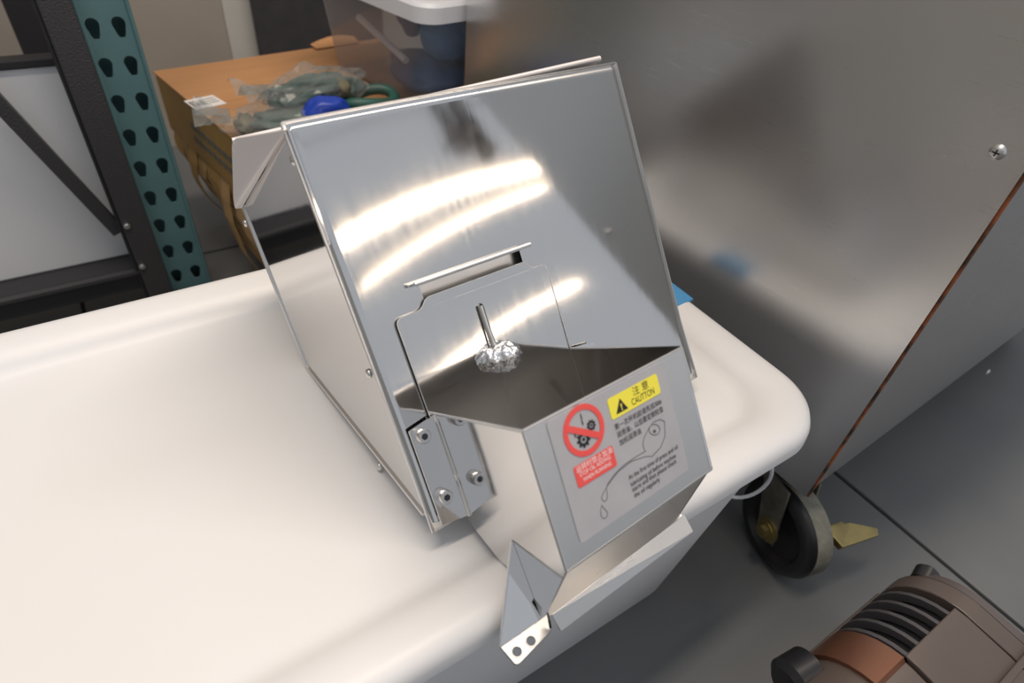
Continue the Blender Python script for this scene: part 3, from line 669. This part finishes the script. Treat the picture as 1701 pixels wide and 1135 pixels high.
# lifted, torn flap corner at the far side
tq = kc_(CW * 0.66, 0.0, 0.001)
add('torn_corner', loft([[tq + e1 * (0.02 * k) - e2 * 0.004 + hz * (0.004 + 0.010 * math.sin(k * 0.55)), tq + e1 * (0.02 * k) + e2 * 0.02 + hz * 0.002, tq + e1 * (0.02 * k) + e2 * 0.02 + hz * 0.0035, tq + e1 * (0.02 * k) - e2 * 0.004 + hz * (0.0058 + 0.010 * math.sin(k * 0.55))] for k in range(6)]), CARD, car)
sp = [pz(p, zc + 0.0012) for p in ((305, 168), (353, 158), (377, 172), (326, 183))]
shl = add('shipping_label', sheet(sp, 0.0006, nrm=hz), SHIP, car)
for k in range(9):
    t = 0.08 + k * 0.055; a_ = sp[0] + (sp[1] - sp[0]) * t + (sp[3] - sp[0]) * 0.2; b_ = sp[0] + (sp[1] - sp[0]) * t + (sp[3] - sp[0]) * 0.75
    add('barcode_bar', bar(a_ + hz * .0005, b_ + hz * .0005, 0.0012 + 0.0012 * (k % 3 == 0), 0.0003, e1), GREYINK, shl)
for k in range(3):
    a_ = sp[0] + (sp[1] - sp[0]) * 0.6 + (sp[3] - sp[0]) * (0.25 + 0.2 * k); b_ = sp[0] + (sp[1] - sp[0]) * 0.93 + (sp[3] - sp[0]) * (0.25 + 0.2 * k)
    add('print_line', bar(a_ + hz * .0005, b_ + hz * .0005, 0.002, 0.0003, e2), GREYINK, shl)
# blurred blue print on the carton's side: three broken lines of marks
for k in range(2):
    random.seed(20 + k); t = 0.14
    while t < 0.34:
        l_ = random.uniform(0.010, 0.018)
        add('side_print', box(kc_(-0.0006, t + l_ / 2, -0.048 - 0.022 * k), (0.0008, l_, 0.011), bx3), PRINTM, car); t += l_ + 0.006
# lower stack: a battered carton with torn paper edges
lo = root('torn_carton', K + e1 * (CW / 2 + .02) + e2 * CD / 2 + hz * (-zc), math.atan2(e1[1], e1[0]), 'battered lower carton with ragged torn kraft paper edges under the brown carton', 'carton')
zl = zc - CH
add('carton_body', box(K + e1 * (CW / 2 + 0.035) + e2 * (CD / 2 + 0.03) + hz * (zl / 2 - zc), (CW - 0.02, CD - 0.06, zl - 0.004), bx3), PAPER, lo, bevel=0.005)
random.seed(9)
for k in range(16):
    b0 = 0.02 + k * 0.027; wv = random.uniform(0.036, 0.06); ln = random.uniform(0.05, 0.13) + 0.10 * (k / 16); o_ = random.uniform(0.004, 0.018)
    tp_ = K + e1 * 0.004 + e2 * b0 + hz * (-CH - 0.002); V, Fc = [], []
    for j in range(6):
        s = j / 5; off = -o_ * math.sin(s * 2.6) + 0.022 * s * s + random.uniform(-.002, .002)
        wj = wv * (1 - 0.55 * s * s) * random.uniform(0.8, 1.1)
        c_ = tp_ + e1 * off + hz * (-ln * s) + e2 * (0.02 * s)
        V += [c_ - e2 * wj / 2, c_ + e2 * wj / 2, c_ + e2 * wj / 2 + e1 * 0.0015, c_ - e2 * wj / 2 + e1 * 0.0015]
    add('torn_strip', loft([V[i * 4:i * 4 + 4] for i in range(6)]), PAPER if k % 3 else CARDY, lo)

# dark board leaning on the back wall
q0, q1 = pp((425, 60), (0, 1.70, 0), (0, 1, 0)), pp((537, 60), (0, 1.70, 0), (0, 1, 0))
tag(add('dark_board', box(((q0[0] + q1[0]) / 2 + 0.08, 1.692, 0.4), (q1[0] - q0[0] + 0.16, 0.022, 0.8)), DKBOARD, bevel=0.002), 'tall black slate board leaning on the beige wall behind the tote', 'board')

# ================================================================== CLEAR TOTE WITH LID, BLUE CONTENTS
t0 = pz((548, 108), zc + 0.003); t1 = pz((712, 196), zc + 0.003)
ta = (t1 - t0) / np.linalg.norm(t1 - t0); tl = np.linalg.norm(t1 - t0); tn = np.cross(hz, ta); TW = 0.24; TH = 0.158
tote = root('clear_tote', (t0 + t1) / 2 + tn * TW / 2 + hz * 0.0, math.atan2(ta[1], ta[0]), 'clear plastic tote with a white lid standing on the brown carton', 'storage tote')
def tring(ins, z, r): return [t0 + ta * x + tn * y + hz * z for x, y in rrect(ins, tl - ins, ins, TW - ins, r, 6)]
add('tote_body', loft([tring(0.012, 0.0, 0.02), tring(0.006, 0.008, 0.022), tring(-0.012, TH, 0.028), tring(-0.017, TH + .001, 0.03), tring(-0.017, TH - 0.006, 0.03)], True, False), TOTE, tote, smooth=True)
add('tote_lid', loft([tring(-0.016, TH - 0.012, 0.03), tring(-0.022, TH - 0.012, 0.034), tring(-0.022, TH + 0.010, 0.034), tring(-0.018, TH + 0.015, 0.032), tring(0.0, TH + 0.016, 0.03), tring(0.012, TH + 0.010, 0.026)], True, True), LID, tote, smooth=True)
def tq_(a, b, z): return t0 + ta * a * tl + tn * b * TW + hz * z
items = [((0.66, 0.30, 0.034), (0.080, 0.050, 0.032), NAVY, 'dark navy bundle at the bottom of the clear tote', 1),
         ((0.80, 0.34, 0.100), (0.042, 0.042, 0.034), NAVYL, 'slate blue round bundle high in the clear tote', 2),
         ((0.42, 0.42, 0.105), (0.022, 0.024, 0.034), NAVY, 'small navy piece under the lid in the clear tote', 3),
         ((0.72, 0.72, 0.060), (0.062, 0.042, 0.05), NAVY, 'navy roll against the far side of the clear tote', 4)]
for (a, b, z), (rx, ry, rz), m_, lb_, s_ in items:
    c_ = tq_(a, b, z); fl_ = tq_(0, 0, 0.004)[2]
    tag(add('plastic_bundle', blob(c_, rx, ry, rz, 0.25, 1.6, s_, (ta, tn, hz), 4, fl_), m_, smooth=2), lb_, 'bundle', 'blue bundles in the clear tote')
sa, sb = tq_(0.25, 0.10, 0.098), tq_(0.70, 0.10, 0.062)
tag(add('white_tube', tube([sa, sb], 0.006, 12), plain('milky_plastic', (0.75, 0.76, 0.78), 0.3), smooth=True), 'milky plastic tube lying slanted on the blue bundles in the tote', 'tube')

# ================================================================== BAGGED PARTS ON THE CARTON
def bag(px, rx, ry, rz, rzang, seed, label_, zoff):
    c = pz(px, zc + zoff); ax = (V3(math.cos(rzang), math.sin(rzang), 0), V3(-math.sin(rzang), math.cos(rzang), 0), hz)
    r = root('plastic_bag', V3(c[0], c[1], zc), 0, label_, 'bag', 'clear bags on the carton')
    add('bag_film', blob(c, rx, ry, rz, 0.35, 2.6, seed, ax, 4, zc + 0.002), BAG, r)
    # flat crimped open end
    V = []; n = 9
    m0 = c - ax[0] * rx * 0.85; m1 = c - ax[0] * rx * 1.45
    Lp = []
    for j in range(6):
        s = j / 5; row = []
        for i in range(n):
            t = i / (n - 1) - 0.5
            row.append(m0 + (m1 - m0) * s + ax[1] * t * ry * (0.7 + 0.9 * s) + hz * (0.010 + 0.010 * math.sin(5 * s + i * 1.3) + 0.012 * s))
        Lp.append(row)
    V = [p for r_ in Lp for p in r_]; Fc = [(j * n + i, j * n + i + 1, (j + 1) * n + i + 1, (j + 1) * n + i) for j in range(5) for i in range(n - 1)]
    k = len(V); V += [p + hz * 0.0008 for p in V]; Fc += [tuple(k + i for i in f)[::-1] for f in Fc]
    add('bag_mouth', (V, Fc), BAG, r)
    return c, ax
c, ax = bag((526, 150), 0.085, 0.038, 0.034, rad(12), 2, 'upper clear bag of green parts lying nearest the tote on the carton', 0.045)
tag(add('green_bundle', blob(c + hz * 0.0, 0.070, 0.031, 0.024, 0.4, 2.0, 4, ax, 4, zc + 0.006), DKGREEN, smooth=2), 'dark green folded bundle inside the upper clear bag', 'bundle', 'bagged green parts')
tag(add('olive_strip', blob(c + ax[0] * 0.03 - ax[1] * 0.022 + hz * 0.004, 0.012, 0.02, 0.016, 0.3, 2.0, 8, ax, 3, zc + 0.006), OLIVE, smooth=2), 'olive brown folded strip showing in the upper clear bag', 'strip')
lp = [c + ax[0] * (0.075 + 0.045 * math.cos(t)) + ax[1] * (-0.030 + 0.028 * math.sin(t)) + hz * (-0.018 + 0.004 * math.sin(2 * t)) for t in np.linspace(0, 2 * math.pi, 33)[:-1]]
tag(add('rubber_ring', tube(lp, 0.009, 10, True), TEALGRN, smooth=True), 'teal green rubber ring lying between the bags and the tote', 'ring')
c, ax = bag((462, 203), 0.075, 0.045, 0.022, rad(-14), 6, 'lower clear bag of olive and green parts at the carton front edge', 0.022)
tag(add('green_bundle', blob(c + ax[0] * 0.02, 0.060, 0.034, 0.015, 0.4, 2.2, 9, ax, 4, zc + 0.005), DKGREEN, smooth=2), 'dull green flat bundle inside the lower clear bag', 'bundle', 'bagged green parts')
tag(add('olive_clip', blob(c - ax[0] * 0.045, 0.014, 0.022, 0.014, 0.5, 2.6, 3, ax, 3, zc + 0.005), OLIVE, smooth=2), 'small olive yellow clip at the end of the lower clear bag', 'clip')
c = pz((545, 193), zc + 0.028)
tag(add('blue_pouch', blob(c, 0.040, 0.022, 0.030, 0.2, 1.8, 12, None, 4, zc + 0.003), BLUE, smooth=2), 'bright royal blue plastic pouch under the bags on the carton', 'pouch')

# ================================================================== CEILING TUBES BEHIND THE CAMERA (seen as streaks in the steel)
def fixture(p, q, r, label_):
    p, q = np.array(p, float), np.array(q, float); d = (q - p) / np.linalg.norm(q - p)
    t = root('tube_lamp_offscreen', (p + q) / 2, 0, label_, 'lamp', None)
    add('lamp_tube_offscreen', cyl(p, q, r, n=16), TUBEMAT, t, smooth=True)
    add('lamp_housing', box((p + q) / 2 + hz * (r + 0.035), (np.linalg.norm(q - p) + 0.06, 0.10, 0.05), (d, np.cross(hz, d), hz)), HOUSING, t)
ZL = 2.4
fixture((0.7, -1.72, ZL), (3.3, -1.62, ZL), 0.02, 'long thick warm tube lamp hung high across the shop')
fixture((1.25, -2.12, ZL), (2.86, -1.86, ZL), 0.008, 'slim warm tube lamp hung askew beside the long one')
fixture((1.6, -4.1, ZL), (4.2, -3.5, ZL), 0.02, 'warm tube lamp hung farthest from the steel hopper')

# unseen glove shapes and wire, added so the tilted plate mirrors dark patches
def mirrored(p, t):
    q = pp(p, B, nP); d = (q - CP) / np.linalg.norm(q - CP); r = d - 2 * (d @ nP) * nP; return q + r * t
gm = mirrored((722, 205), 2.0)
wy, wz = gm[1], gm[2] + 0.16
tag(add('added_wire', tube([(-2.25, wy, wz), (0.6, wy, wz - 0.02), (4.0, wy, wz)], 0.003, 8), CHARS), 'thin unseen wire added to carry the dark glove shapes', 'wire')
for p, sc, an, lb_ in (((718, 240), 0.85, 0.5, 'smaller dark glove shape added out of view for its reflection'), ((772, 212), 1.15, 0.35, 'larger dark glove shape added out of view for its reflection')):
    c = mirrored(p, 2.0); fx = V3(math.cos(an), math.sin(an), 0); fy = np.cross(hz, fx); c[1] = wy + 0.02
    top = V3(c[0], c[1], wz - 0.01)
    segs = [blob(c + hz * 0.02 * sc, 0.05 * sc, 0.022, 0.06 * sc, 0.15, 2, 1, (fx, fy, hz), 3), tube([top, c + hz * 0.04], 0.036 * sc, 14)]
    for k in range(4):
        x = (k - 1.5) * 0.022 * sc; L = (0.075, 0.09, 0.085, 0.065)[k] * sc
        segs.append(tube([c + fx * x, c + fx * x * 1.15 - hz * (0.04 * sc + L * .5), c + fx * x * 1.2 + fy * 0.01 - hz * (0.04 * sc + L)], 0.011 * sc, 10))
    segs.append(tube([c - fx * 0.03 * sc, c - fx * 0.065 * sc - hz * 0.02 * sc, c - fx * 0.075 * sc - hz * 0.055 * sc], 0.012 * sc, 10))
    tag(add('unseen_glove_shape', join(*segs), CHARS, smooth=2), lb_, 'glove', 'glove shapes added for reflections')
